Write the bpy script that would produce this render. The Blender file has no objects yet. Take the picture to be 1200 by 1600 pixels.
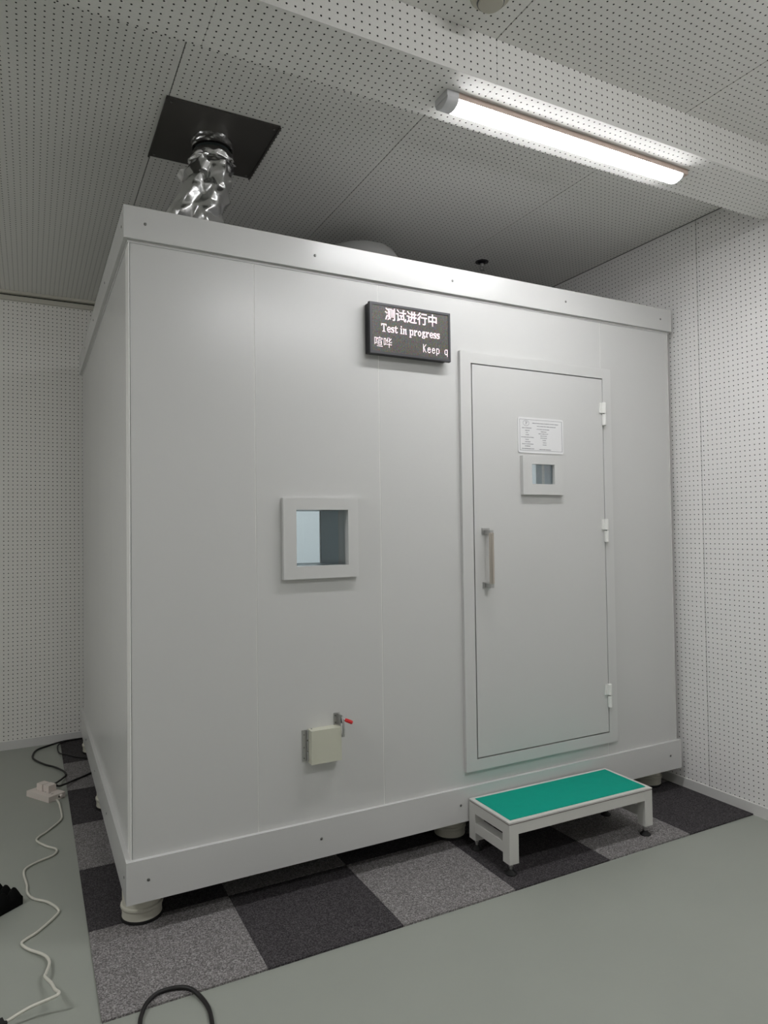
import bpy, bmesh, math, random
from mathutils import Vector, Matrix, noise
random.seed(4)
PI = math.pi
S = bpy.context.scene
COL = S.collection

# ------------------------------------------------------------------ camera
cd = bpy.data.cameras.new('camera'); cam = bpy.data.objects.new('camera', cd); COL.objects.link(cam)
cd.sensor_fit = 'VERTICAL'; cd.sensor_height = 36.0; cd.lens = 24.036
cd.clip_start = 0.02; cd.clip_end = 60
cam.location = (-0.31404, -2.68828, 1.42191)
cam.rotation_euler = (math.radians(91.4063), math.radians(0.7714), math.radians(-27.4183))
S.camera = cam
# ------------------------------------------------------------------ world, exposure
w = bpy.data.worlds.new('world'); S.world = w; w.use_nodes = True
w.node_tree.nodes['Background'].inputs[0].default_value = (0.5, 0.5, 0.5, 1)
w.node_tree.nodes['Background'].inputs[1].default_value = 0.0      # closed room: all light comes from its lamps
S.view_settings.view_transform = 'Standard'; S.view_settings.look = 'None'
S.view_settings.gamma = 1.0; S.view_settings.use_curve_mapping = False
S.view_settings.exposure = 0.0
LAMP = 62.0         # strength of the batten lamp's diffuser
LAMP2 = 144.0        # its twin further left on the same beam, outside the frame
LAMP3 = 80.0        # another on the ceiling behind the camera
INSIDE = 62.0        # lamp inside the booth

# ------------------------------------------------------------------ materials
def lin(c):
    r = []
    for v in c:
        v /= 255.0
        r.append(v / 12.92 if v <= 0.04045 else ((v + 0.055) / 1.055) ** 2.4)
    return (*r, 1)
def mat(name, col, rough=0.5, metal=0.0, noise_amt=0.0, noise_scale=40.0, bump=0.0, bump_scale=200.0, spec=0.5, emit=None):
    m = bpy.data.materials.new(name); m.use_nodes = True
    nt = m.node_tree; b = nt.nodes['Principled BSDF']
    b.inputs['Base Color'].default_value = lin(col)
    b.inputs['Roughness'].default_value = rough; b.inputs['Metallic'].default_value = metal
    b.inputs['Specular IOR Level'].default_value = spec
    tc = nt.nodes.new('ShaderNodeTexCoord')
    if noise_amt:
        n = nt.nodes.new('ShaderNodeTexNoise'); n.inputs['Scale'].default_value = noise_scale; n.inputs['Detail'].default_value = 4
        nt.links.new(tc.outputs['Object'], n.inputs['Vector'])
        mx = nt.nodes.new('ShaderNodeMix'); mx.data_type = 'RGBA'
        c = lin(col)
        mx.inputs[6].default_value = (*[max(0, v * (1 - noise_amt)) for v in c[:3]], 1)
        mx.inputs[7].default_value = (*[min(1, v * (1 + noise_amt)) for v in c[:3]], 1)
        nt.links.new(n.outputs['Fac'], mx.inputs[0]); nt.links.new(mx.outputs[2], b.inputs['Base Color'])
    if bump:
        n2 = nt.nodes.new('ShaderNodeTexNoise'); n2.inputs['Scale'].default_value = bump_scale; n2.inputs['Detail'].default_value = 3
        nt.links.new(tc.outputs['Object'], n2.inputs['Vector'])
        bp = nt.nodes.new('ShaderNodeBump'); bp.inputs['Strength'].default_value = bump; bp.inputs['Distance'].default_value = 0.002
        nt.links.new(n2.outputs['Fac'], bp.inputs['Height']); nt.links.new(bp.outputs[0], b.inputs['Normal'])
    if emit:
        b.inputs['Emission Color'].default_value = (*emit[0], 1); b.inputs['Emission Strength'].default_value = emit[1]
    return m

def perforated(name, col, axes, pitch, radius, rough=0.55):
    """white board drilled in a square grid; object coordinates start at a board's corner, on a hole"""
    m = mat(name, col, rough)
    nt = m.node_tree; b = nt.nodes['Principled BSDF']; N = nt.nodes.new; L = nt.links.new
    tc = N('ShaderNodeTexCoord'); sp = N('ShaderNodeSeparateXYZ'); L(tc.outputs['Object'], sp.inputs[0])
    def m_(op, a, bb=None):
        n = N('ShaderNodeMath'); n.operation = op
        for i, v in enumerate((a, bb)):
            if v is None: continue
            if isinstance(v, (int, float)): n.inputs[i].default_value = v
            else: L(v, n.inputs[i])
        return n.outputs[0]
    sq = []
    for a in axes:
        v = m_('MULTIPLY', sp.outputs[a], 1 / pitch)
        v = m_('SUBTRACT', m_('FRACT', m_('ADD', v, 0.5)), 0.5)
        v = m_('MULTIPLY', v, pitch); sq.append(m_('MULTIPLY', v, v))
    d = m_('SQRT', m_('ADD', sq[0], sq[1]))
    mr = N('ShaderNodeMapRange'); L(d, mr.inputs['Value'])
    mr.inputs['From Min'].default_value = radius * 0.85; mr.inputs['From Max'].default_value = radius * 1.1
    n = N('ShaderNodeTexNoise'); n.inputs['Scale'].default_value = 160; n.inputs['Detail'].default_value = 3
    L(tc.outputs['Object'], n.inputs['Vector'])
    c = lin(col)
    mx0 = N('ShaderNodeMix'); mx0.data_type = 'RGBA'
    mx0.inputs[6].default_value = (*[v * 0.93 for v in c[:3]], 1); mx0.inputs[7].default_value = (*[min(1, v * 1.05) for v in c[:3]], 1)
    L(n.outputs['Fac'], mx0.inputs[0])
    mx = N('ShaderNodeMix'); mx.data_type = 'RGBA'; mx.inputs[6].default_value = (0.03, 0.03, 0.029, 1)
    L(mx0.outputs[2], mx.inputs[7]); L(mr.outputs[0], mx.inputs[0]); L(mx.outputs[2], b.inputs['Base Color'])
    bp = N('ShaderNodeBump'); bp.inputs['Strength'].default_value = 0.6; bp.inputs['Distance'].default_value = 0.003
    L(mr.outputs[0], bp.inputs['Height']); L(bp.outputs[0], b.inputs['Normal'])
    sm = N('ShaderNodeMath'); sm.operation = 'MULTIPLY'; L(mr.outputs[0], sm.inputs[0]); sm.inputs[1].default_value = 0.3
    L(sm.outputs[0], b.inputs['Specular IOR Level'])
    return m

def carpet_mat(name, c0, c1, c2):
    m = mat(name, c1, 0.95, spec=0.1)
    nt = m.node_tree; b = nt.nodes['Principled BSDF']; N = nt.nodes.new; L = nt.links.new
    tc = N('ShaderNodeTexCoord')
    n = N('ShaderNodeTexNoise'); n.inputs['Scale'].default_value = 210; n.inputs['Detail'].default_value = 3; n.inputs['Roughness'].default_value = 0.7
    L(tc.outputs['Object'], n.inputs['Vector'])
    r = N('ShaderNodeValToRGB'); r.color_ramp.elements[0].position = 0.34; r.color_ramp.elements[1].position = 0.68
    r.color_ramp.elements[0].color = lin(c0); r.color_ramp.elements[1].color = lin(c2)
    e = r.color_ramp.elements.new(0.5); e.color = lin(c1)
    L(n.outputs['Fac'], r.inputs[0]); L(r.outputs[0], b.inputs['Base Color'])
    bp = N('ShaderNodeBump'); bp.inputs['Strength'].default_value = 0.8; bp.inputs['Distance'].default_value = 0.004
    L(n.outputs['Fac'], bp.inputs['Height']); L(bp.outputs[0], b.inputs['Normal'])
    return m

def screen_mat():
    m = mat('led_matrix', (84, 74, 67), 0.35)
    nt = m.node_tree; b = nt.nodes['Principled BSDF']; N = nt.nodes.new; L = nt.links.new
    tc = N('ShaderNodeTexCoord'); v = N('ShaderNodeTexVoronoi'); v.inputs['Scale'].default_value = 380
    L(tc.outputs['Object'], v.inputs['Vector'])
    hs = N('ShaderNodeMix'); hs.data_type = 'RGBA'; hs.inputs[0].default_value = 0.13
    hs.inputs[6].default_value = lin((66, 58, 51)); L(v.outputs['Color'], hs.inputs[7])
    wv = N('ShaderNodeTexWave'); wv.inputs['Scale'].default_value = 40; wv.inputs['Distortion'].default_value = 1.5
    L(tc.outputs['Object'], wv.inputs['Vector'])
    m2 = N('ShaderNodeMix'); m2.data_type = 'RGBA'; m2.blend_type = 'MULTIPLY'; m2.inputs[0].default_value = 0.25
    L(hs.outputs[2], m2.inputs[6]); L(wv.outputs['Color'], m2.inputs[7]); L(m2.outputs[2], b.inputs['Base Color'])
    return m

def foil_mat():
    m = mat('crumpled_foil', (214, 214, 214), 0.27, 1.0)
    nt = m.node_tree; b = nt.nodes['Principled BSDF']; N = nt.nodes.new; L = nt.links.new
    tc = N('ShaderNodeTexCoord'); v = N('ShaderNodeTexVoronoi'); v.feature = 'DISTANCE_TO_EDGE'; v.inputs['Scale'].default_value = 22
    L(tc.outputs['Object'], v.inputs['Vector'])
    bp = N('ShaderNodeBump'); bp.inputs['Strength'].default_value = 0.25; bp.inputs['Distance'].default_value = 0.006
    L(v.outputs['Distance'], bp.inputs['Height']); L(bp.outputs[0], b.inputs['Normal'])
    return m

def glass_mat():
    m = bpy.data.materials.new('window_glass'); m.use_nodes = True
    nt = m.node_tree; nt.nodes.clear(); N = nt.nodes.new; L = nt.links.new
    o = N('ShaderNodeOutputMaterial'); mx = N('ShaderNodeMixShader'); t = N('ShaderNodeBsdfTransparent'); g = N('ShaderNodeBsdfGlossy')
    t.inputs[0].default_value = (0.955, 0.975, 0.975, 1); g.inputs['Roughness'].default_value = 0.02
    f = N('ShaderNodeFresnel'); f.inputs[0].default_value = 1.5
    L(f.outputs[0], mx.inputs[0]); L(t.outputs[0], mx.inputs[1]); L(g.outputs[0], mx.inputs[2]); L(mx.outputs[0], o.inputs[0])
    return m

PX = 0.915 / 35
M_ceil = perforated('perforated_ceiling_board', (238, 237, 233), (0, 1), PX, 0.0031)
M_beam = perforated('perforated_soffit_board', (238, 237, 233), (0, 1), PX, 0.0031)
M_beamv = perforated('perforated_beam_face', (238, 237, 233), (0, 2), PX, 0.0031)
M_wr = perforated('perforated_side_board', (246, 244, 242), (1, 2), 0.0257, 0.0030)
M_wb = perforated('perforated_back_board', (246, 244, 238), (0, 2), 0.0267, 0.0034)
M_plain = mat('white_trim_paint', (222, 221, 218), 0.45, noise_amt=0.02)
M_cornice = mat('cream_cornice', (205, 202, 190), 0.5)
M_gap = mat('shadow_gap_backing', (30, 30, 30), 0.9)
M_floor = mat('grey_green_floor_paint', (156, 160, 151), 0.36, noise_amt=0.05, noise_scale=3.0, bump=0.08, bump_scale=60)
M_light = carpet_mat('light_carpet_pile', (82, 79, 79), (130, 127, 126), (186, 182, 181))
M_dark = carpet_mat('dark_carpet_pile', (42, 40, 42), (70, 67, 69), (104, 101, 102))
M_booth = mat('booth_white_lacquer', (210, 210, 208), 0.27, noise_amt=0.012, noise_scale=1.2, spec=0.5)
M_roof = mat('roof_bare_grey', (196, 196, 196), 0.6)
M_door = mat('door_white_lacquer', (210, 210, 208), 0.3, noise_amt=0.012, noise_scale=1.5)
M_seam = mat('joint_filler', (238, 238, 234), 0.4)
M_dgap = mat('door_seal_black', (18, 18, 18), 0.8)
M_inner = mat('booth_interior_white', (222, 226, 228), 0.5)
M_reveal = mat('reveal_lining_teal_grey', (172, 190, 198), 0.35)
M_spacer = mat('pane_spacer_dark', (46, 56, 56), 0.6)
M_spacerw = mat('pane_spacer_white', (186, 202, 214), 0.4)
M_glass = glass_mat()
M_screw = mat('steel_screw', (140, 140, 138), 0.3, 1.0)
M_steel = mat('brushed_steel', (204, 196, 186), 0.38, 1.0, bump=0.15, bump_scale=300)
M_chrome = mat('bright_zinc', (186, 186, 184), 0.36, 0.75)
M_foot = mat('cream_foot_enamel', (202, 200, 186), 0.4)
M_rubber = mat('black_rubber', (22, 22, 22), 0.7)
M_signbody = mat('sign_black_aluminium', (34, 34, 37), 0.4)
M_signframe = mat('sign_grey_bezel', (74, 74, 78), 0.35)
M_screen = screen_mat()
M_led = mat('lit_led_letters', (210, 190, 196), 0.5, emit=((1.0, 0.86, 0.90), 0.85))
M_plate = mat('plate_white_film', (232, 232, 232), 0.35)
M_print = mat('plate_grey_print', (128, 126, 132), 0.5)
M_box = mat('box_cream_plastic', (205, 205, 188), 0.45)
M_red = mat('red_vinyl_grip', (205, 38, 40), 0.35)
M_mat = mat('green_ribbed_rubber', (0, 160, 138), 0.8, spec=0.25, noise_amt=0.06, noise_scale=30, bump=0.5, bump_scale=350)
M_stool = mat('stool_white_paint', (212, 211, 206), 0.38, noise_amt=0.015)
M_line = mat('stool_dark_red_joint', (70, 34, 34), 0.7)
M_foil = foil_mat()
M_plate_dark = mat('dark_galvanised_plate', (84, 81, 78), 0.42, 0.35, noise_amt=0.15, noise_scale=5)
M_cowl = mat('grey_cowl', (176, 176, 174), 0.55)
M_lampbody = mat('lamp_white_housing', (214, 214, 216), 0.4)
M_lampback = mat('lamp_base_plate', (206, 186, 174), 0.5)
M_diff = mat('lamp_diffuser', (255, 255, 255), 0.5, emit=((0.985, 0.985, 1.0), LAMP))
M_diff2 = mat('second_lamp_diffuser', (255, 255, 255), 0.5, emit=((0.985, 0.985, 1.0), LAMP2))
M_diff3 = mat('third_lamp_diffuser', (255, 255, 255), 0.5, emit=((0.985, 0.985, 1.0), LAMP3))
M_diffi = mat('booth_lamp_diffuser', (255, 255, 255), 0.5, emit=((0.95, 0.98, 1.0), INSIDE))
# LED strips shine down: the opal cover is brightest underneath and dimmer on its flanks
nt = M_diff.node_tree; ge = nt.nodes.new('ShaderNodeNewGeometry'); sx_ = nt.nodes.new('ShaderNodeSeparateXYZ'); mr_ = nt.nodes.new('ShaderNodeMapRange')
nt.links.new(ge.outputs['Normal'], sx_.inputs[0]); nt.links.new(sx_.outputs[2], mr_.inputs['Value'])
mr_.inputs['From Min'].default_value = -0.55; mr_.inputs['From Max'].default_value = -1.0
mr_.inputs['To Min'].default_value = LAMP * 0.34; mr_.inputs['To Max'].default_value = LAMP * 1.08
nt.links.new(mr_.outputs[0], nt.nodes['Principled BSDF'].inputs['Emission Strength'])
M_cablew = mat('white_cable_sheath', (214, 212, 200), 0.45)
M_cableb = mat('black_cable_sheath', (24, 22, 22), 0.5)
M_socket = mat('white_socket_plastic', (226, 216, 208), 0.4)
M_foam = mat('black_foam', (16, 17, 16), 0.95, bump=0.6, bump_scale=250, spec=0.1)
M_detect = mat('detector_cream', (190, 186, 172), 0.5)
M_sprink = mat('sprinkler_dark_metal', (44, 42, 46), 0.35, 0.6)

# ------------------------------------------------------------------ mesh helpers
def bev(bm, off, seg=1):
    if off <= 0: return
    es = [e for e in bm.edges if len(e.link_faces) == 2 and e.calc_face_angle(0) > 0.5]
    bmesh.ops.bevel(bm, geom=es, offset=off, segments=seg, affect='EDGES', profile=0.5)
def box(bm, x0, x1, y0, y1, z0, z1):
    v = [bm.verts.new(p) for p in ((x0,y0,z0),(x1,y0,z0),(x1,y1,z0),(x0,y1,z0),(x0,y0,z1),(x1,y0,z1),(x1,y1,z1),(x0,y1,z1))]
    for f in ((0,3,2,1),(4,5,6,7),(0,1,5,4),(1,2,6,5),(2,3,7,6),(3,0,4,7)): bm.faces.new([v[i] for i in f])
def frame(bm, x0, x1, z0, z1, hx0, hx1, hz0, hz1, y0, y1):
    """rectangular slab in the xz plane with a rectangular hole, front y0, back y1"""
    O = [(x0,z0),(x1,z0),(x1,z1),(x0,z1)]; H = [(hx0,hz0),(hx1,hz0),(hx1,hz1),(hx0,hz1)]
    v = {}
    for k, y in ((0, y0), (1, y1)):
        for i, (x, z) in enumerate(O): v['o', k, i] = bm.verts.new((x, y, z))
        for i, (x, z) in enumerate(H): v['h', k, i] = bm.verts.new((x, y, z))
    for i in range(4):
        j = (i + 1) % 4
        bm.faces.new([v['o',0,i], v['o',0,j], v['h',0,j], v['h',0,i]])
        bm.faces.new([v['o',1,j], v['o',1,i], v['h',1,i], v['h',1,j]])
        bm.faces.new([v['o',0,j], v['o',0,i], v['o',1,i], v['o',1,j]])
        bm.faces.new([v['h',0,i], v['h',0,j], v['h',1,j], v['h',1,i]])
def lathe(bm, prof, c=(0,0,0), n=32, axis='Z'):
    rings = []
    for r, h in prof:
        ring = []
        for i in range(n):
            a = 2 * PI * i / n; p = (r * math.cos(a), r * math.sin(a), h)
            if axis == 'Y': p = (p[0], p[2], p[1])
            if axis == 'X': p = (p[2], p[0], p[1])
            ring.append(bm.verts.new((c[0]+p[0], c[1]+p[1], c[2]+p[2])))
        rings.append(ring)
    for a, b in zip(rings, rings[1:]):
        for i in range(n):
            j = (i + 1) % n; bm.faces.new([a[i], a[j], b[j], b[i]])
    bm.faces.new(rings[0][::-1]); bm.faces.new(rings[-1])
def catmull(pts, k=8, closed=False):
    P = [Vector(p) for p in pts]; out = []
    n = len(P)
    for i in range(n - 1):
        p0 = P[max(i-1,0)]; p1 = P[i]; p2 = P[i+1]; p3 = P[min(i+2,n-1)]
        for s in range(k):
            t = s / k
            out.append(0.5*((2*p1)+(p2-p0)*t+(2*p0-5*p1+4*p2-p3)*t*t+(3*p1-p0-3*p2+p3)*t**3))
    out.append(P[-1]); return out
def tube(bm, path, r, n=10):
    rings = []; up = Vector((0.03, 0.05, 1)).normalized(); m = len(path)
    for i, p in enumerate(path):
        d = (path[min(i+1, m-1)] - path[max(i-1, 0)]).normalized()
        a = d.cross(up)
        if a.length < 1e-4: a = d.cross(Vector((1, 0, 0)))
        a.normalize(); b = a.cross(d)
        rr = r(i / (m - 1)) if callable(r) else r
        rings.append([bm.verts.new(p + (a*math.cos(2*PI*k/n) + b*math.sin(2*PI*k/n)) * rr) for k in range(n)])
    for A, B in zip(rings, rings[1:]):
        for k in range(n):
            l = (k + 1) % n; bm.faces.new([A[k], A[l], B[l], B[k]])
    bm.faces.new(rings[0][::-1]); bm.faces.new(rings[-1])
def obj(name, bm, m, parent=None, loc=(0,0,0), smooth=False, label=None, kind=None):
    """links one mesh; bm is in the parent's space, loc becomes the object's own origin"""
    bmesh.ops.recalc_face_normals(bm, faces=bm.faces)
    if any(loc): bmesh.ops.translate(bm, verts=bm.verts, vec=-Vector(loc))
    me = bpy.data.meshes.new(name); bm.to_mesh(me); bm.free()
    me.materials.append(m)
    if smooth:
        for p in me.polygons: p.use_smooth = True
        if hasattr(me, 'set_sharp_from_angle'): me.set_sharp_from_angle(angle=math.radians(40))
    o = bpy.data.objects.new(name, me); COL.objects.link(o)
    o.location = loc
    if parent: o.parent = parent
    if label: o['label'] = label
    if kind: o['kind'] = kind
    return o
def bx(name, m, dims, parent=None, bevel=0.0, loc=None, **k):
    bm = bmesh.new(); box(bm, *dims); bev(bm, bevel)
    if loc is None: loc = (0, 0, 0)
    return obj(name, bm, m, parent, loc=loc, **k)
def thing(name, label, cat, loc=(0,0,0), rz=0.0, group=None):
    o = bpy.data.objects.new(name, None); COL.objects.link(o); o.empty_display_size = 0.1
    o.location = loc; o.rotation_euler = (0, 0, rz); o['label'] = label; o['category'] = cat
    if group: o['group'] = group
    return o
def tag(o, label, cat, group=None):
    o['label'] = label; o['category'] = cat
    if group: o['group'] = group
    return o
def struct(name, label, loc=(0,0,0)):
    o = bpy.data.objects.new(name, None); COL.objects.link(o); o.empty_display_size = 0.1
    o.location = loc; o['kind'] = 'structure'; o['label'] = label
    return o
def copy_part(src, parent, loc):
    o = src.copy(); COL.objects.link(o); o.parent = parent; o.location = loc; return o

# ------------------------------------------------------------------ room
XR, YB, ZC = 2.8268, 2.4864, 3.0404
XL, YF = -4.25, -4.70
X0J, YJ = 0.148, -0.268          # first joint of the ceiling boards, joint of the side wall boards
PW = 0.915
f = bx('floor', M_floor, (XL-.1, XR+.12, YF-.1, YB+.1, -.1, 0)); f['kind'] = 'structure'; f['label'] = 'grey-green painted floor around the carpet'
ce = struct('ceiling', 'white perforated ceiling boards above the booth and the beam')
bx('backing', M_gap, (XL-.1, XR+.12, YF-.1, YB+.1, ZC+.014, ZC+.06), ce)
g = 0.0017
xs = [X0J + PW * k for k in range(-5, 4)]
for k in range(len(xs) - 1):
    a, b = max(xs[k], XL), min(xs[k+1], XR)
    for (ya, yb_) in ((YF, -0.885), (-0.885, YB)):
        bx('ceiling_panel', M_ceil, (a+g, b-g, ya, yb_, ZC, ZC+.012), ce, loc=(xs[k], -0.9415, ZC))
wr = struct('wall_right', 'white perforated right wall beside the booth')
bx('backing', M_gap, (XR+.018, XR+.1, YF, YB, 0, ZC), wr)
ys = [YJ + PW * k for k in range(-5, 4)]
for k in range(len(ys) - 1):
    a, b = max(ys[k], YF), min(ys[k+1], YB)
    if b <= a: continue
    bx('wall_panel', M_wr, (XR+.006, XR+.018, a+.0021, b-.0021, 0.04, ZC), wr, loc=(XR+.006, ys[k], 0.062))
wb = struct('wall_back', 'white perforated wall at the far end, left behind the booth')
bx('backing', M_gap, (XL, XR, YB+.018, YB+.1, 0, ZC), wb)
for k in range(len(xs) - 1):
    a, b = max(xs[k]+.25, XL), min(xs[k+1]+.25, XR)
    bx('wall_panel', M_wb, (a+g*.3, b-g*.3, YB+.006, YB+.018, 0.04, ZC), wb, loc=(xs[k]+.25, YB+.006, 0.065))
wl = bx('wall_left', M_plain, (XL-.1, XL, YF, YB, 0, ZC)); wl['kind'] = 'structure'; wl['label'] = 'plain white wall on the left, outside the frame'
wf = bx('wall_front', M_plain, (XL, XR, YF-.1, YF, 0, ZC)); wf['kind'] = 'structure'; wf['label'] = 'plain white wall behind the camera'
o = bx('baseboard_right', M_plain, (XR, XR+.012, YF, YB, 0, .055), bevel=.0015); o['kind'] = 'structure'; o['label'] = 'low white skirting along the right wall'
o = bx('baseboard_back', M_plain, (XL, XR-.001, YB, YB+.012, 0, .056), bevel=.0015); o['kind'] = 'structure'; o['label'] = 'low white skirting along the far wall'
tr = struct('trim_1', 'cream cornice with a dark groove where far wall meets ceiling')
bx('top_strip', M_cornice, (XL, XR, YB-.045, YB+.004, ZC-.018, ZC), tr, bevel=.002)
bx('groove', M_gap, (XL, XR, YB-.008, YB+.004, ZC-.026, ZC-.018), tr)
bx('lower_strip', M_cornice, (XL, XR, YB-.016, YB+.004, ZC-.056, ZC-.026), tr, bevel=.002)
# beam that carries the lamp
BY0, BY1, BZ = -0.892, -0.640, 2.8866
be = struct('trim_2', 'boxed white perforated ceiling beam carrying the lamp')
for k in range(len(xs) - 1):
    a, b = max(xs[k], XL), min(xs[k+1], XR)
    bx('soffit_panel', M_beam, (a+g*.3, b-g*.3, BY0, BY1, BZ, BZ+.012), be, loc=(xs[k], BY0+.014, BZ))
    bx('beam_face_panel', M_beamv, (a+g*.3, b-g*.3, BY0, BY0+.012, BZ+.012, ZC), be, loc=(xs[k], BY0, BZ+.02))
    bx('beam_rear_panel', M_beamv, (a+g*.3, b-g*.3, BY1-.012, BY1, BZ+.012, ZC), be, loc=(xs[k], BY1, BZ+.02))

# ------------------------------------------------------------------ carpet tiles
CX, CY = -0.1288, -0.5147
ca = thing('carpet', 'chequered light and dark grey carpet tiles beneath the booth', 'carpet', (CX, CY, 0))
for j in range(6):
    for i in range(6):
        light = (i + j) % 2 == 0
        x1 = min(.5 * (i + 1), XR - CX - .001); y1 = min(.5 * (j + 1), YB - CY - .001)
        bm = bmesh.new(); box(bm, .5*i+.0008, x1-.0008, .5*j+.0008, y1-.0008, 0, .0065 + (.0004 if light else 0)); bev(bm, .0015)
        obj('carpet_tile', bm, M_light if light else M_dark, ca, loc=(.5*i, .5*j, 0),
            label='light grey carpet tile' if light else 'dark charcoal carpet tile')
FT = .0069      # carpet top

# ------------------------------------------------------------------ booth
BX0, BX1, FY, BY = -0.0157, 2.7901, -0.1344, 2.2624
Z0, Z1, ZC0, ZC1 = 0.1230, 0.2705, 2.4723, 2.5895
REC = 0.017; RY = FY + REC; PX0, PX1, PYB = BX0 + REC, BX1 - REC, BY - REC
bo = thing('soundproof_booth', 'large white panelled soundproof test booth standing on round feet', 'booth')
T = .08; RZ = ZC1 - .001
# base skirt and top fascia boards, with their screws
def screw(parent, p, axis):
    bm = bmesh.new(); d = .0025
    lathe(bm, [(.0055, 0), (.0055, d*.4), (.0035, d), (.001, d*1.05)], n=12, axis='Z')
    R = {'-y': Matrix.Rotation(PI/2, 4, 'X'), '-x': Matrix.Rotation(-PI/2, 4, 'Y')}[axis]
    bm.transform(R); bmesh.ops.translate(bm, verts=bm.verts, vec=p)
    return obj('screw', bm, M_screw, parent, loc=p, smooth=True)
SX = [.058, .713, 1.374, 2.039, 2.706]; SYs = [-.075, .55, 1.15, 1.75, 2.2]
for nm, za, zb_, zs in (('skirt_board', Z0, Z1, .198), ('fascia_board', ZC0, ZC1, 2.531)):
    fr = bx(nm, M_booth, (BX0, BX1, FY, FY+.03, za, zb_), bo, bevel=.0015)
    for x in SX: screw(fr, (x, FY, zs), '-y')
    le = bx(nm, M_booth, (BX0, BX0+.03, FY+.03, BY, za, zb_), bo, bevel=.0015)
    for y in SYs: screw(le, (BX0, y, zs), '-x')
    bx(nm, M_booth, (BX1-.03, BX1, FY+.03, BY, za, zb_), bo, bevel=.0015)
    bx(nm, M_booth, (BX0+.03, BX1-.03, BY-.03, BY, za, zb_), bo, bevel=.0015)
# small projecting profile strip under the fascia, in the booth's lacquer
bm = bmesh.new(); box(bm, PX0-.003, PX1+.003, RY-.003, RY+.01, ZC0-.011, ZC0); bev(bm, .001)
obj('fascia_profile', bm, M_booth, bo)
bm = bmesh.new(); box(bm, PX0-.003, PX0+.01, RY+.01, PYB, ZC0-.011, ZC0); bev(bm, .001)
obj('fascia_profile', bm, M_booth, bo)
bx('base_slab', M_inner, (PX0+.02, PX1-.02, RY+.02, PYB-.02, Z0+.02, Z1), bo)
bx('roof_panel', M_roof, (PX0+.02, PX1-.02, RY+.02, PYB-.02, ZC0, RZ), bo)
# wall panels with filled joints
WH = (0.6202, 0.8441, 1.2772, 1.5016)           # window opening
LF = (1.4714, 2.2671, 0.3906, 2.1645)           # door leaf
DFm = (1.4073, 2.3266, 0.3352, 2.2210)          # door frame outer
SEAM = [PX0+.004, 0.463, 1.005, 2.279, PX1-.004]
h = .0016
for k in range(4):
    a, b = SEAM[k] + h, SEAM[k+1] - h
    bm = bmesh.new()
    if k == 1: frame(bm, a, b, Z1, ZC0, *WH, RY, RY+T)
    elif k == 2: frame(bm, a, b, Z1, ZC0, LF[0]-.02, 2.2735, LF[2]-.02, LF[3]+.02, RY, RY+T)
    else: box(bm, a, b, RY, RY+T, Z1, ZC0)
    bev(bm, .0008)
    obj('wall_panel', bm, M_booth, bo)
for x in SEAM[1:4]:
    bx('joint_strip', M_seam, (x-h, x+h, RY+.0009, RY+T, Z1, ZC0), bo)
for x, sx in ((PX0, 1), (PX1, -1)):
    bm = bmesh.new(); a, b = sorted((x, x + sx * .004)); box(bm, a, b, RY-.0015, RY+T, Z1, ZC0); bev(bm, .001)
    obj('corner_post', bm, M_seam, bo)
yl = [RY+T+.001, .5, 1.05, 1.6, PYB]
for sx, x in ((1, PX0), (-1, PX1)):
    for k in range(4):
        a, b = sorted((x, x + sx * T))
        bx('wall_panel', M_booth, (a, b, yl[k]+h*.5, yl[k+1]-h*.5, Z1, ZC0), bo, bevel=.0006)
xb = [PX0+T, .75, 1.4, 2.05, PX1-T]
for k in range(4):
    bx('wall_panel', M_inner, (xb[k]+h*.5, xb[k+1]-h*.5, PYB-T, PYB, Z1, ZC0), bo, bevel=.0006)
# lining boards inside, seen through the windows
bx('lining_board', M_inner, (PX1-T-.012, PX1-T-.001, RY+T+.02, PYB-T-.001, Z1, ZC0), bo)
# lamp on the booth's own ceiling
bm = bmesh.new(); lathe(bm, [(.16, -.03), (.17, -.02), (.17, 0)], (1.45, 1.0, ZC0), n=40)
ld = obj('booth_lamp', bm, M_diffi, bo, smooth=True, label='round lit lamp on the ceiling inside the booth')
# observation window
def window(parent, fr, hole, yf, yr, depth, prof, e=.003):
    bm = bmesh.new(); frame(bm, *fr, *hole, yf, yr); bev(bm, .0045, 2)
    wn = obj('window_frame', bm, M_door, parent)
    z0, z1 = hole[2]-e, hole[3]+e; x0, x1 = hole[0]-e, hole[1]+e
    for (ya, yb_, m) in prof:
        bm = bmesh.new(); frame(bm, x0-.012, x1+.012, z0-.012, z1+.012, x0, x1, z0, z1, ya, yb_)
        obj('reveal', bm, m, wn)
    for y in depth:
        bm = bmesh.new(); box(bm, x0+.0005, x1-.0005, y, y+.004, z0+.0005, z1-.0005)
        obj('pane', bm, M_glass, wn)
    return wn
window(bo, (0.5665, 0.8887, 1.2275, 1.5490), WH, RY-.022, RY+.002, (RY+.012, .172),
       ((RY+.008, RY+.018, M_spacer), (RY+.018, .166, M_reveal), (.166, .182, M_spacer)))
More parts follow.
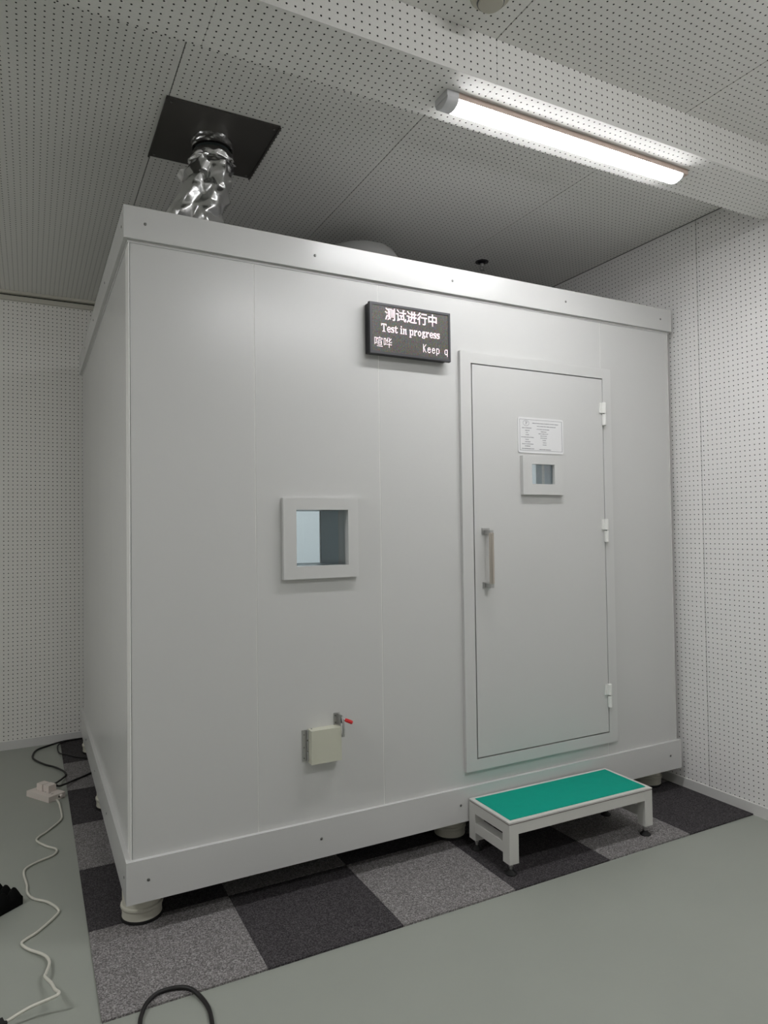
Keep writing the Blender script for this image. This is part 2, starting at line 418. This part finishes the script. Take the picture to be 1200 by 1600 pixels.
# door: frame, leaf, seals, hinges, handle, spy window
dr_frame = bmesh.new(); FYD = RY - .018
frame(dr_frame, *DFm, LF[0]-.0065, LF[1]+.004, LF[2]-.006, LF[3]+.0055, FYD, RY+.01); bev(dr_frame, .003, 2)
obj('door_frame', dr_frame, M_door, bo)
DH = (1.7905, 1.9293, 1.6240, 1.7185)
bm = bmesh.new(); frame(bm, *LF, DH[0]-.0305, DH[1]+.0305, DH[2]-.0305, DH[3]+.0305, FYD+.001, RY+T-.01); bev(bm, .0015)
door = obj('door', bm, M_door, bo)
bm = bmesh.new(); frame(bm, LF[0]-.018, 2.272, LF[2]-.018, LF[3]+.018, LF[0]+.002, LF[1]-.002, LF[2]+.002, LF[3]-.002, RY+.012, RY+.03)
obj('door_seal', bm, M_dgap, bo)
window(door, (1.7372, 1.9852, 1.5737, 1.7568), DH, FYD-.02, FYD+.002, (FYD-.006, .0),
       ((FYD+.001, -.060, M_spacerw), (-.060, -.040, M_seam), (-.040, .002, M_reveal)), e=.018)
for zc_ in (1.9875, 1.398, .5705):
    xh = LF[1] + .002
    hb = bmesh.new()
    lathe(hb, [(.008, .003), (.0105, .005), (.0105, .057), (.008, .059)], (xh, FYD-.008, zc_), n=16)
    box(hb, xh-.024, xh-.004, FYD-.004, FYD+.002, zc_+.005, zc_+.057)
    hg = obj('hinge', hb, M_seam, door, smooth=True)
    hb = bmesh.new(); lathe(hb, [(.008, -.058), (.0105, -.056), (.0105, -.003), (.008, -.001)], (xh, FYD-.008, zc_), n=16)
    box(hb, xh, xh+.014, FYD-.004, FYD+.002, zc_-.056, zc_-.003)
    obj('hinge_knuckle', hb, M_seam, hg, smooth=True)
    hb = bmesh.new(); lathe(hb, [(.004, -.001), (.004, .003)], (xh, FYD-.008, zc_), n=12)
    obj('hinge_pin', hb, M_spacer, hg)
# handle
HX = 1.5293; HY = FYD - .046
bm = bmesh.new(); lathe(bm, [(.0095, 1.168), (.0115, 1.170), (.0115, 1.395), (.0095, 1.397)], (HX, HY, 0), n=20)
ha = obj('handle', bm, M_steel, door, smooth=True, label='brushed steel pull bar')
for zb_, s in ((1.405, 1), (1.160, -1)):
    bm = bmesh.new(); xc = 1.530
    box(bm, xc-.020, xc+.020, FYD-.005, FYD+.001, zb_-.014, zb_+.014)
    bev(bm, .004, 2)
    box(bm, xc-.009, xc+.009, HY-.002, FYD-.004, zb_-.010 if s < 0 else zb_-.014, zb_+.010 if s < 0 else zb_+.004)
    for dx in (-.0135, .0135):
        lathe(bm, [(.0045, -.0065), (.0045, -.0045)], (xc+dx, FYD, zb_ + s*.002), n=12, axis='Y')
    br = obj('handle_bracket', bm, M_chrome, ha, label='zinc bracket holding the pull bar')
# feet
def foot(x, y):
    bm = bmesh.new()
    lathe(bm, [(.071, .018), (.070, .028), (.0715, .047), (.0745, .050), (.0755, .055), (.0745, .060), (.0690, .063), (.0695, .118), (.066, .122)], (x, y, 0), n=48)
    ft = obj('foot', bm, M_foot, bo, loc=(x, y, 0), smooth=True, label='round cream foot with a ridge')
    bm = bmesh.new(); lathe(bm, [(.074, FT+.0002), (.0755, FT+.003), (.0745, .018)], (0, 0, 0), n=48)
    obj('rubber_base', bm, M_rubber, ft, smooth=True)
for x, y in ((.056, .012), (1.412, .021), (2.700, .020), (.062, 1.150), (.062, 2.150), (1.412, 1.150), (2.700, 1.150), (1.412, 2.150), (2.700, 2.150)): foot(x, y)
for x in (.15, 1.3, 2.55): bx('base_beam', M_rubber, (x, x+.08, RY+.05, PYB-.05, Z0+.001, Z0+.02), bo)

# ------------------------------------------------------------------ LED sign
SXa, SXb, SZa, SZb, SD = 0.9425, 1.3410, 2.1540, 2.3710, .044
sg = thing('led_sign', 'black-framed LED message sign with white lettering above the window', 'sign', (SXa, RY, SZa))
W, H = SXb - SXa, SZb - SZa
bx('back_case', M_signbody, (.001, W-.012, -.022, -.0003, .004, H-.004), sg, bevel=.002)
bx('groove_band', M_rubber, (.003, W-.010, -.028, -.022, .006, H-.006), sg)
bm = bmesh.new(); box(bm, 0, W, -SD+.003, -.028, 0, H); bev(bm, .002)
obj('front_case', bm, M_signbody, sg)
bm = bmesh.new(); frame(bm, 0.001, W-.001, .001, H-.001, .011, W-.011, .011, H-.011, -SD-.0015, -SD+.003); bev(bm, .001)
obj('bezel', bm, M_signframe, sg)
sc_ = bx('screen', M_screen, (.011, W-.011, -SD+.001, -SD+.004, .011, H-.011), sg)
LY = -SD + .0002
def letters(name, glyphs, u0, v0, pw, ph, gap=1, space=4):
    """dot-matrix letters: each glyph is rows of # and ., top row first"""
    bm = bmesh.new(); x = 0
    for gl in glyphs:
        if gl is None: x += space; continue
        for r, row in enumerate(gl):
            for c, ch in enumerate(row):
                if ch == '#':
                    xa = u0 * W + (x + c) * pw; zt = H * (1 - v0) - r * ph
                    box(bm, xa, xa + pw*.96, LY, LY+.0006, zt - ph*.96, zt)
        x += len(gl[0]) + gap
    return obj(name, bm, M_led, sc_)
G = {}
G['T'] = ['##########','##..##..##','#...##...#','....##....','....##....','....##....','....##....','....##....','....##....','..######..']
pad = lambda n, w_: ['.' * w_] * n
G['e'] = pad(3,7) + ['..####.','.##..##','##...##','#######','##.....','.##..##','..####.']
G['s'] = pad(3,6) + ['.#####','##...#','####..','.#####','...###','#...##','#####.']
G['t'] = pad(1,6) + ['..#...','.##...','######','.##...','.##...','.##...','.##...','.##.##','..###.']
G['i'] = ['.##.','.##.','....','###.','.##.','.##.','.##.','.##.','.##.','####']
G['n'] = pad(3,8) + ['###.###.','.###.##.','.##..##.','.##..##.','.##..##.','.##..##.','########'.replace('########','###..###')]
G['p'] = pad(3,8) + ['###.###.','.###..##','.##...##','.##...##','.##...##','.###..##','.##.###.','.##.....','.##.....','####....']
G['r'] = pad(3,7) + ['###.###','.######','.###...','.##....','.##....','.##....','####...']
G['o'] = pad(3,7) + ['..###..','.##.##.','##...##','##...##','##...##','.##.##.','..###..']
G['g'] = pad(3,7) + ['..#####','.##.##.','.##.##.','..###..','.##....','..#####','.##..##','##...##','.#####.']
seq = [None if c == ' ' else G[c] for c in 'Test in progress']
letters('lettering', seq, .137, .400, (.722 * W) / 117.0, .0345 / 10)
K = {'K': ['#...#','#..#.','#.#..','##...','##...','#.#..','#.#..','#..#.','#...#'],
     'e': pad(3,5) + ['.###.','#...#','#####','#....','#...#','.###.'],
     'p': pad(3,5) + ['####.','#...#','#...#','#...#','#...#','####.','#....','#....'],
     'q': pad(3,5) + ['.####','#...#','#...#','#...#','#...#','.####','....#','....#']}
letters('lettering', [K['K'], K['e'], K['e'], K['p']], .646, .700, .00310, .0040, gap=2.2)
letters('lettering', [K['q']], .646 + 35.3 * .0031 / W, .700, .00310, .0040)
def cjk(txt, u0, u1, v0, v1, off, name='lettering'):
    cu = bpy.data.curves.new('txt', 'FONT'); cu.body = txt; cu.size = 1; cu.offset = off; cu.resolution_u = 3
    t = bpy.data.objects.new('txt', cu); COL.objects.link(t)
    bpy.context.view_layer.update()
    me = bpy.data.meshes.new_from_object(t.evaluated_get(bpy.context.evaluated_depsgraph_get()))
    bpy.data.objects.remove(t); bpy.data.curves.remove(cu)
    xs_ = [v.co.x for v in me.vertices]; ys_ = [v.co.y for v in me.vertices]
    ax, bx_, ay, by_ = min(xs_), max(xs_), min(ys_), max(ys_)
    for v in me.vertices:
        fx = (v.co.x - ax) / (bx_ - ax); fy = (v.co.y - ay) / (by_ - ay)
        v.co = ((u0 + (u1-u0)*fx) * W, LY, H * (1 - (v1 + (v0-v1)*fy)))
    bm = bmesh.new(); bm.from_mesh(me); bpy.data.meshes.remove(me)
    r = bmesh.ops.extrude_face_region(bm, geom=bm.faces[:])
    bmesh.ops.translate(bm, verts=[e for e in r['geom'] if isinstance(e, bmesh.types.BMVert)], vec=(0, -.0006, 0))
    return obj(name, bm, M_led, sc_)
cjk('测试进行中', .180, .824, .078, .325, .016)
cjk('喧哗', .053, .260, .662, .862, -.004)

# ------------------------------------------------------------------ plate on the door
PZ0, PZ1, PXa, PXb = 1.7721, 1.9412, 1.7252, 2.0018
py = FYD + .001
pl = thing('door_plate', 'white rounded information plate stuck on the door above the spy window', 'plate', (PXa, py, PZ0))
PWd, PH = PXb - PXa, PZ1 - PZ0
bm = bmesh.new(); r_ = .010; ring = []
for cx_, cz_, a0 in ((PWd-r_, PH-r_, 0), (r_, PH-r_, 1), (r_, r_, 2), (PWd-r_, r_, 3)):
    for k in range(6):
        a = (a0 + k / 5) * PI / 2; ring.append((cx_ + r_*math.cos(a), cz_ + r_*math.sin(a)))
va = [bm.verts.new((x, -.004, z)) for x, z in ring]; vb = [bm.verts.new((x, -.0002, z)) for x, z in ring]
bm.faces.new(va); bm.faces.new(vb[::-1])
for i in range(len(ring)):
    j = (i+1) % len(ring); bm.faces.new([va[i], vb[i], vb[j], va[j]])
obj('plate_sheet', bm, M_plate, pl)
pr = bmesh.new(); yp0, yp1 = -.0046, -.0039
frame(pr, .0095, PWd-.0085, .0115, PH-.010, .0107, PWd-.0097, .0127, PH-.0112, yp0, yp1)
obj('printed_border', pr, M_print, pl)
pr = bmesh.new()
cu_, cv_ = .172*PWd, (1-.165)*PH
for k in range(36):
    a0, a1 = 2*PI*k/36, 2*PI*(k+1)/36
    q = [pr.verts.new((cu_ + rx*math.cos(a), yp0, cv_ + rz*math.sin(a))) for a, rx, rz in ((a0,.0185,.0135),(a1,.0185,.0135),(a1,.0172,.0122),(a0,.0172,.0122))]
    pr.faces.new(q)
def stroke(pts, wd=.0013):
    for (xa, za), (xb_, zb2) in zip(pts, pts[1:]):
        d = Vector((xb_-xa, zb2-za)); n_ = Vector((-d.y, d.x)).normalized() * wd / 2
        pr.faces.new([pr.verts.new((cu_+xx, yp0, cv_+zz)) for xx, zz in ((xa+n_.x, za+n_.y), (xb_+n_.x, zb2+n_.y), (xb_-n_.x, zb2-n_.y), (xa-n_.x, za-n_.y))])
stroke([(-.006, .007), (-.001, .007), (-.002, -.005), (-.006, -.007)])     # j-like stroke of the oval emblem
stroke([(.002, -.006), (.002, .007), (.007, .006), (.0065, .001), (.002, .001)])
obj('printed_emblem', pr, M_print, pl)
pr = bmesh.new(); rnd = random.Random(3)
def row(uc, v, wd, hh=.0034):
    x = uc*PWd - wd*PWd/2; e = uc*PWd + wd*PWd/2; z = (1-v)*PH
    while x < e:
        l = rnd.uniform(.0016, .0034)
        q = rnd.uniform(.55, 1) * hh
        box(pr, x, min(x+l, e), yp0, yp1, z-q/2, z+q/2); x += l + rnd.uniform(.0006, .0016)
for uc, v, wd in ((.60,.155,.58),(.62,.235,.42),(.19,.30,.20),(.20,.37,.09),(.19,.43,.04),(.20,.49,.07),(.20,.56,.27),(.19,.625,.07),(.205,.69,.12),(.205,.75,.24),(.20,.81,.11),(.21,.88,.26),
                  (.545,.32,.28),(.555,.385,.13),(.55,.445,.21),(.555,.505,.14),(.555,.565,.14),(.57,.63,.07),(.575,.695,.08),(.575,.755,.08),(.585,.89,.26)):
    row(uc, v, wd)
obj('printed_lines', pr, M_print, pl, kind='stuff')

# ------------------------------------------------------------------ cable port box with toggle clamp
cb = thing('cable_port_box', 'small cream cable port box low on the booth below the window', 'box', (.6655, RY, .502))
bm = bmesh.new(); box(bm, 0, .128, -.044, -.0004, 0, .131); bev(bm, .004, 2)
obj('cover', bm, M_box, cb)
hp = bmesh.new()
box(hp, -.024, -.002, -.003, -.0004, .006, .128)
h1 = obj('hinge_plate', hp, M_chrome, cb)
for z in (.018, .06, .11):
    hp = bmesh.new(); lathe(hp, [(.003, -.0045), (.003, -.003)], (-.016, 0, z), n=10, axis='Y'); obj('screw', hp, M_screw, h1)
hp = bmesh.new()
for k in range(3): lathe(hp, [(.005, .008 + k*.042), (.005, .044 + k*.042)], (-.002, -.010, 0), n=12)
obj('hinge_barrel', hp, M_chrome, cb, smooth=True)
hp = bmesh.new(); box(hp, .112, .138, -.004, -.0004, .126, .178); bev(hp, .001)
cp = obj('clamp_base', hp, M_chrome, cb)
for z in (.14, .168):
    hp = bmesh.new(); lathe(hp, [(.0035, -.006), (.0035, -.004)], (.119, 0, z), n=10, axis='Y'); obj('screw', hp, M_screw, cp)
hp = bmesh.new(); box(hp, .127, .130, -.034, -.004, .132, .176); box(hp, .137, .140, -.034, -.004, .140, .170); bev(hp, .0008)
obj('clamp_bracket', hp, M_chrome, cb)
hp = bmesh.new(); tube(hp, catmull([(.134, -.034, .168), (.134, -.046, .15), (.134, -.05, .12), (.134, -.046, .098)]), .0042, 8)
lathe(hp, [(.0065, .092), (.0065, .102)], (.134, -.046, 0), n=10)
obj('clamp_arm', hp, M_chrome, cb, smooth=True)
hp = bmesh.new(); tube(hp, [Vector((.136, -.03, .160)), Vector((.150, -.048, .154))], .004, 8)
lv = obj('clamp_lever', hp, M_chrome, cb, smooth=True)
hp = bmesh.new(); tube(hp, [Vector((.145, -.043, .156)), Vector((.148, -.046, .155)), Vector((.164, -.062, .148)), Vector((.167, -.065, .1465))], lambda t: .0058 if t < .2 or t > .8 else .0075, 12)
obj('grip', hp, M_red, lv, smooth=True, label='red vinyl lever grip')
hp = bmesh.new(); lathe(hp, [(.003, .131), (.003, .1335)], (.012, -.012, 0), n=10); obj('screw', hp, M_screw, cb)

# ------------------------------------------------------------------ step stool
st = thing('step_stool', 'low white steel step with a green ribbed top before the door', 'step', (1.409, -.4315, 0), math.radians(-0.9))
SW, SDp, SHt = .803, .292, .2235
bm = bmesh.new(); box(bm, 0, SW, 0, SDp, SHt-.007, SHt); bev(bm, .002)
tp = obj('step_plate', bm, M_stool, st)
bm = bmesh.new(); box(bm, .020, SW-.020, .020, SDp-.020, SHt-.0005, SHt+.0025); bev(bm, .0008)
obj('tread_mat', bm, M_mat, tp, label='green ribbed rubber tread')
bm = bmesh.new(); box(bm, .002, SW-.002, .002, SDp-.002, SHt-.0105, SHt-.007); obj('joint_line', bm, M_line, tp)
ZT = SHt - .0105; LG = .046
for x, y in ((0, 0), (SW-LG, 0), (0, SDp-LG), (SW-LG, SDp-LG)):
    bm = bmesh.new(); box(bm, x, x+LG, y, y+LG, .054, ZT); bev(bm, .003, 2)
    lg = obj('leg', bm, M_stool, st)
    bm = bmesh.new(); cx_, cy_ = x+LG/2, y+LG/2
    lathe(bm, [(.006, .022), (.006, .0545)], (cx_, cy_, 0), n=12); lathe(bm, [(.0095, .038), (.0095, .046)], (cx_, cy_, 0), n=6)
    obj('levelling_bolt', bm, M_chrome, lg)
    bm = bmesh.new(); lathe(bm, [(.023, FT+.0002), (.0245, FT+.003), (.024, .012), (.015, .019), (.009, .026)], (cx_, cy_, 0), n=24)
    obj('foot_pad', bm, M_rubber, lg, smooth=True)
def rail(x0, x1, y0, y1, z0, z1, nm='rail'):
    bm = bmesh.new(); box(bm, x0, x1, y0, y1, z0, z1); bev(bm, .003, 2); obj(nm, bm, M_stool, st)
rail(LG, SW-LG, .001, .045, ZT-.042, ZT)
rail(LG, SW-LG, SDp-.045, SDp-.001, ZT-.042, ZT)
for x in (.001, SW-.045):
    rail(x, x+.044, LG, SDp-LG, ZT-.042, ZT); rail(x, x+.044, LG, SDp-LG, .090, .133)

# ------------------------------------------------------------------ batten lamps
def batten(x0, x1, yc, zt, md, label, strap=False):
    t = thing('batten_lamp', label, 'lamp', (x0, yc, zt), group=None)
    L_ = x1 - x0
    bm = bmesh.new(); box(bm, .0, L_, -.0375, .0375, -.022, -.0003); bev(bm, .002)
    obj('base_plate', bm, M_lampback, t)
    prof = []
    for k in range(13):
        a = PI * k / 12; prof.append((-.0365 * math.cos(a), -.0221 - .022 * math.sin(a)))
    def extr(xa, xb_, grow):
        bm = bmesh.new(); ra = [bm.verts.new((xa, y*grow, -.0221 + (z+.0221)*grow)) for y, z in prof]; rb = [bm.verts.new((xb_, y*grow, -.0221 + (z+.0221)*grow)) for y, z in prof]
        for i in range(len(prof)-1): bm.faces.new([ra[i], rb[i], rb[i+1], ra[i+1]])
        bm.faces.new([ra[-1], rb[-1], rb[0], ra[0]]); bm.faces.new(ra[::-1]); bm.faces.new(rb)
        return bm
    obj('diffuser', extr(.045, L_-.03, 1.0), md, t, smooth=True, label='glowing white diffuser')
    bm = extr(.0, .045, 1.06); box(bm, -.002, .045, -.039, .039, -.0225, -.0006); obj('end_cap', bm, M_lampbody, t, smooth=True)
    bm = extr(L_-.03, L_-.024, 1.02); obj('end_cap', bm, M_lampbody, t, smooth=True)
    return t
batten(.925, 2.100, -.765, BZ, M_diff, 'lit white LED batten lamp under the ceiling beam')
batten(-2.75, -1.575, -.765, BZ, M_diff2, 'lit LED batten lamp further left on the beam, outside the frame')

batten(.75, 1.925, -2.45, ZC, M_diff3, 'lit LED batten lamp on the ceiling behind the camera')

# ------------------------------------------------------------------ duct, its ceiling plate, roof cowl, sprinkler, detector
cpz = thing('duct_ceiling_plate', 'dark square metal plate on the ceiling around the foil duct', 'plate', (.360, .109, ZC))
bm = bmesh.new(); box(bm, -.221, .221, -.221, .221, -.008, -.0003); bev(bm, .0015)
obj('plate_sheet', bm, M_plate_dark, cpz)
bx('folded_edge', M_plate_dark, (-.223, -.216, -.223, .223, -.014, -.008), cpz)
bx('folded_edge', M_plate_dark, (.216, .223, -.223, .223, -.014, -.008), cpz)
for x, y in ((-.2, -.2), (.2, -.2), (.2, .2), (-.2, .2)):
    bm = bmesh.new(); lathe(bm, [(.002, -.012), (.005, -.010), (.005, -.008)], (x, y, 0), n=10); obj('screw', bm, M_screw, cpz, smooth=True)
du = thing('foil_duct', 'crumpled silver foil air duct rising from booth roof to ceiling', 'duct', (.300, .110, ZC1+.003))
zt = ZC - .0085 - ZC1 - .003
def sleeve(path, rad, n, seed, amp, fold=0.0):
    """crumpled foil: a coarse jittered tube of flat triangles, with one long fold facing the room"""
    rd = random.Random(seed); bm = bmesh.new(); m = len(path); rings = []
    for i, p in enumerate(path):
        t = i/(m-1); ring = []
        edge = 0.25 if i in (0, m-1) else 1.0
        for k in range(n):
            a = 2*PI*(k + (.5 if i % 2 else 0) + rd.uniform(-.3, .3)*edge)/n
            fa = (a + PI*.54 - .5*(t-.5) + PI) % (2*PI) - PI
            d = rd.uniform(-1, .7) * amp * edge - fold * math.exp(-(fa/.2)**2) * max(0, 1-t)**.5
            r = rad(t) + d
            ring.append(bm.verts.new((p.x + r*math.cos(a), p.y + r*math.sin(a), p.z + rd.uniform(-.4, .4)*edge*(path[1]-path[0]).length)))
        rings.append(ring)
    for i, (A, B) in enumerate(zip(rings, rings[1:])):
        for k in range(n):
            l = (k+1) % n
            if i % 2 == 0: bm.faces.new([A[k], A[l], B[k]]); bm.faces.new([A[l], B[l], B[k]])
            else: bm.faces.new([A[k], A[l], B[l]]); bm.faces.new([A[k], B[l], B[k]])
    return bm
def foil(name, bm, lv=2):
    o = obj(name, bm, M_foil, du, smooth=False)
    for p in o.data.polygons: p.use_smooth = True
    cr = o.data.attributes.new('crease_edge', 'FLOAT', 'EDGE'); rc = random.Random(len(o.data.edges))
    for e in cr.data: e.value = rc.choice((0, .3, .8, 1.0))
    m_ = o.modifiers.new('soften', 'SUBSURF'); m_.levels = lv; m_.render_levels = lv; m_.subdivision_type = 'CATMULL_CLARK'
    return o
pa = catmull([(-.030, .03, 0), (-.010, .015, .10), (.025, 0, .22), (.052, -.002, .34), (.060, -.001, zt-.10)], 4)
foil('foil_sleeve', sleeve(pa, lambda t: .118 - .032*t + .008*math.sin(t*6+.5), 17, 12, .020, .05))
foil('foil_band', sleeve([Vector((.060, -.001, zt-.115 + .06*k/5)) for k in range(6)], lambda t: .084 + .003*math.cos(t*9), 20, 3, .006))
pb = [Vector((.060, -.001, zt-.075 + .075*k/14)) for k in range(15)]
bm = bmesh.new(); prof = [(.074, zt-.07), (.077, zt-.062), (.074, zt-.055), (.072, zt-.048), (.072, zt-.040)]
lathe(bm, prof, (.060, -.001, 0), n=48); obj('clamp_band', bm, M_spacer, du, smooth=True)
foil('collar', sleeve([Vector((.060, -.001, zt-.036 + .036*k/4)) for k in range(5)], lambda t: .083, 24, 9, .0045), 1)
bm = bmesh.new()
tailp = [(-.035, -.02, .30), (-.075, -.02, .285), (-.085, -.015, .262), (-.065, -.01, .240), (-.045, -.012, .262)]
vs = [bm.verts.new(p) for p in tailp] + [bm.verts.new((p[0], p[1]+.006, p[2])) for p in tailp]
n_ = len(tailp); bm.faces.new(vs[:n_]); bm.faces.new(vs[n_:][::-1])
for i in range(n_):
    j = (i+1) % n_; bm.faces.new([vs[i], vs[n_+i], vs[n_+j], vs[j]])
obj('tape_tail', bm, M_foil, du)
ro = thing('roof_cowl', 'pale grey rounded vent cowl on the booth roof behind the fascia', 'vent', (1.28, .62, ZC1))
bm = bmesh.new(); lathe(bm, [(.235, 0), (.235, .185), (.222, .265), (.185, .320), (.11, .352), (.02, .359)], n=14); obj('cowl_shell', bm, M_cowl, ro, smooth=True)
bm = bmesh.new(); lathe(bm, [(.26, 0), (.26, .012)], n=28); obj('flange', bm, M_cowl, ro)
sp = thing('sprinkler', 'small dark pendant sprinkler on the ceiling above the booth', 'sprinkler', (2.135, .69, ZC))
bm = bmesh.new(); lathe(bm, [(.040, -.004), (.040, -.0003)], n=28); lathe(bm, [(.018, -.014), (.030, -.004)], n=24); obj('escutcheon', bm, M_sprink, sp, smooth=True)
bm = bmesh.new(); lathe(bm, [(.009, -.032), (.011, -.014)], n=14)
tube(bm, catmull([(.010, 0, -.030), (.014, 0, -.040), (.006, 0, -.052)]), .0025, 8); tube(bm, catmull([(-.010, 0, -.030), (-.014, 0, -.040), (-.006, 0, -.052)]), .0025, 8)
obj('frame_arms', bm, M_chrome, sp, smooth=True)
bm = bmesh.new(); lathe(bm, [(.014, -.056), (.014, -.053)], n=12); obj('deflector', bm, M_chrome, sp)
de = thing('smoke_detector', 'round cream smoke detector on the ceiling at the top edge', 'detector', (.930, -1.040, ZC))
bm = bmesh.new(); lathe(bm, [(.058, -.012), (.062, -.008), (.063, -.0003)], n=40); obj('base_ring', bm, M_detect, de, smooth=True)
bm = bmesh.new(); lathe(bm, [(.022, -.036), (.036, -.034), (.044, -.022), (.046, -.012)], n=40); obj('dome', bm, M_detect, de, smooth=True)
bm = bmesh.new(); lathe(bm, [(.040, -.030), (.0425, -.026), (.0405, -.024)], n=40); obj('vent_slot', bm, M_signframe, de, smooth=True)

# ------------------------------------------------------------------ things on the floor
def cable(name, pts, r, m, label, k=8):
    bm = bmesh.new(); tube(bm, catmull(pts, k), r, 10)
    o = obj(name, bm, m, smooth=True); return tag(o, label, 'cable')
Wp = [(-.186,1.335,.022),(-.176,1.295,.014),(-.173,1.258,.006),(-.17,1.182,.0052),(-.176,1.089,.0052),(-.235,.983,.0052),(-.285,.903,.0052),(-.247,.809,.0052),(-.207,.751,.0052),(-.219,.696,.0052),(-.28,.663,.0052),(-.324,.624,.0052),(-.335,.575,.0052),(-.323,.463,.0052),(-.321,.395,.0052),(-.301,.336,.0052),(-.251,.278,.0052),(-.218,.204,.0052),(-.226,.164,.0052),(-.286,.082,.0052),(-.326,.048,.0052),(-.338,.025,.0052),(-.316,-.024,.006),(-.272,-.089,.010),(-.256,-.149,.015),(-.267,-.224,.025),(-.271,-.243,.025),(-.255,-.312,.040),(-.246,-.368,.050),(-.236,-.397,.055),(-.244,-.409,.055),(-.274,-.401,.045),(-.316,-.395,.035),(-.357,-.402,.025),(-.378,-.406,.020)]
cable('white_cable', Wp, .0048, M_cablew, 'wavy white cable running along the floor to the socket strip', 6)
ss = thing('socket_strip', 'white socket strip lying on the floor by the carpet edge', 'socket', (-.235, 1.472, 0), math.radians(-58))
bm = bmesh.new(); box(bm, -.098, .098, -.048, .048, .0004, .030); bev(bm, .006, 2); obj('housing', bm, M_socket, ss)
bm = bmesh.new()
for x in (-.055, .0, .055): box(bm, x-.012, x-.009, -.012, .0, .0296, .0306); box(bm, x+.009, x+.012, -.012, .0, .0296, .0306)
obj('socket_slots', bm, M_signbody, ss)
bm = bmesh.new(); box(bm, .0975, .0990, .008, .018, .010, .020); obj('indicator', bm, M_rubber, ss)
bm = bmesh.new(); lathe(bm, [(.009, .095), (.007, .112)], (0, .022, .018), n=12, axis='X'); obj('cable_gland', bm, M_socket, ss)
pg = []
for (u, v_, lab) in ((-.040, .010, 'white plug in the socket strip, on its far half'), (.012, .014, 'white plug in the socket strip, on its near half')):
    c, s = math.cos(math.radians(-58)), math.sin(math.radians(-58))
    x, y = -.235 + c*u - s*v_, 1.472 + s*u + c*v_
    p = thing('power_plug', lab, 'plug', (x, y, .0308), math.radians(-58))
    bm = bmesh.new(); box(bm, -.024, .024, -.022, .022, 0, .034); bev(bm, .005, 2); obj('plug_body', bm, M_socket, p)
    bm = bmesh.new(); lathe(bm, [(.008, .0215), (.006, .034)], (0, 0, .018), n=12, axis='Y'); obj('strain_relief', bm, M_socket, p)
    pg.append((x, y))
(ax_, ay_), (bx2, by2) = pg
dv = Vector((-math.sin(math.radians(-58)), math.cos(math.radians(-58)), 0))
P0 = Vector((ax_, ay_, .049)) + dv*.036; P1 = Vector((bx2, by2, .049)) + dv*.036
cable('power_cable', [P0, P0+dv*.03+Vector((0,0,-.012)), (-.140,1.700,.013), (-.126,1.745,.0125), (-.137,1.827,.0125), (-.179,1.95,.0062), (-.23,2.03,.0062), (-.282,2.153,.0062), (-.296,2.244,.0062), (-.273,2.365,.0062), (-.203,2.430,.0062), (-.104,2.464,.0125), (.03,2.472,.0125)], .0055, M_cableb, 'black power cable looping from the strip along the far wall')
cable('power_cable', [P1, P1+dv*.03+Vector((0,0,-.014)), (-.070,1.640,.013), (-.010,1.690,.0128), (.08,1.78,.0128)], .0055, M_cableb, 'black power cable running straight from the strip under the booth')
cable('power_cable', [(-.110,2.445,.0128), (-.140,2.40,.0128), (-.149,2.349,.0062), (-.142,2.224,.0062), (-.100,2.146,.0128), (-.049,2.061,.0128), (.03,1.99,.0128), (.12,1.95,.0128)], .0042, M_cableb, 'thin black cable curling out from under the booth near the wall')
lp = [(-.045,-.72,.0068), (-.037,-.62,.0068), (-.03,-.568,.0068), (-.021,-.538,.0072), (-.002,-.505,.0136), (.03,-.478,.0138), (.063,-.473,.0138), (.102,-.484,.0138), (.129,-.509,.0136), (.149,-.553,.0072), (.157,-.601,.0068), (.156,-.64,.0068), (.146,-.70,.0068), (.11,-.79,.0068), (.03,-.83,.0068), (-.09,-.82,.0068), (-.3,-.86,.0068)]
cable('black_cable', lp, .0064, M_cableb, 'loop of thick black cable at the front carpet edge')
# black plug at the end of the white cable
bpk = thing('cable_plug', 'black plug at the bottom left end of the white cable', 'plug', (-.385, -.410, 0), math.radians(15))
bm = bmesh.new(); box(bm, -.050, .006, -.016, .016, .0004, .030); bev(bm, .005, 2); obj('plug_body', bm, M_rubber, bpk)
bm = bmesh.new(); lathe(bm, [(.007, .004), (.0055, .014)], (0, 0, .020), n=12, axis='X'); obj('strain_relief', bm, M_rubber, bpk)
# egg crate foam offcut
fo = thing('acoustic_foam', 'black egg-crate foam offcut on the floor at the left edge', 'foam', (-.336, .322, 0), math.radians(37.5))
bm = bmesh.new(); nx, ny = 40, 28; LX, LYf = .30, .16; grid = []
for j in range(ny+1):
    r0 = []
    for i in range(nx+1):
        x = -LX*i/nx; y = LYf*j/ny
        pk = (abs(math.sin(PI*(x)/.046))*abs(math.sin(PI*(y)/.046)))
        z = .030 + .040*pk**.8
        r0.append(bm.verts.new((x, y, z)))
    grid.append(r0)
for j in range(ny):
    for i in range(nx): bm.faces.new([grid[j][i], grid[j][i+1], grid[j+1][i+1], grid[j+1][i]])
rim = grid[0] + [r0[-1] for r0 in grid[1:]] + grid[-1][-2::-1] + [r0[0] for r0 in grid[-2:0:-1]]
low = [bm.verts.new((v.co.x, v.co.y, .0004)) for v in rim]
for i in range(len(rim)):
    j = (i+1) % len(rim); bm.faces.new([rim[i], rim[j], low[j], low[i]])
bm.faces.new(low)
obj('foam_block', bm, M_foam, fo, smooth=True)
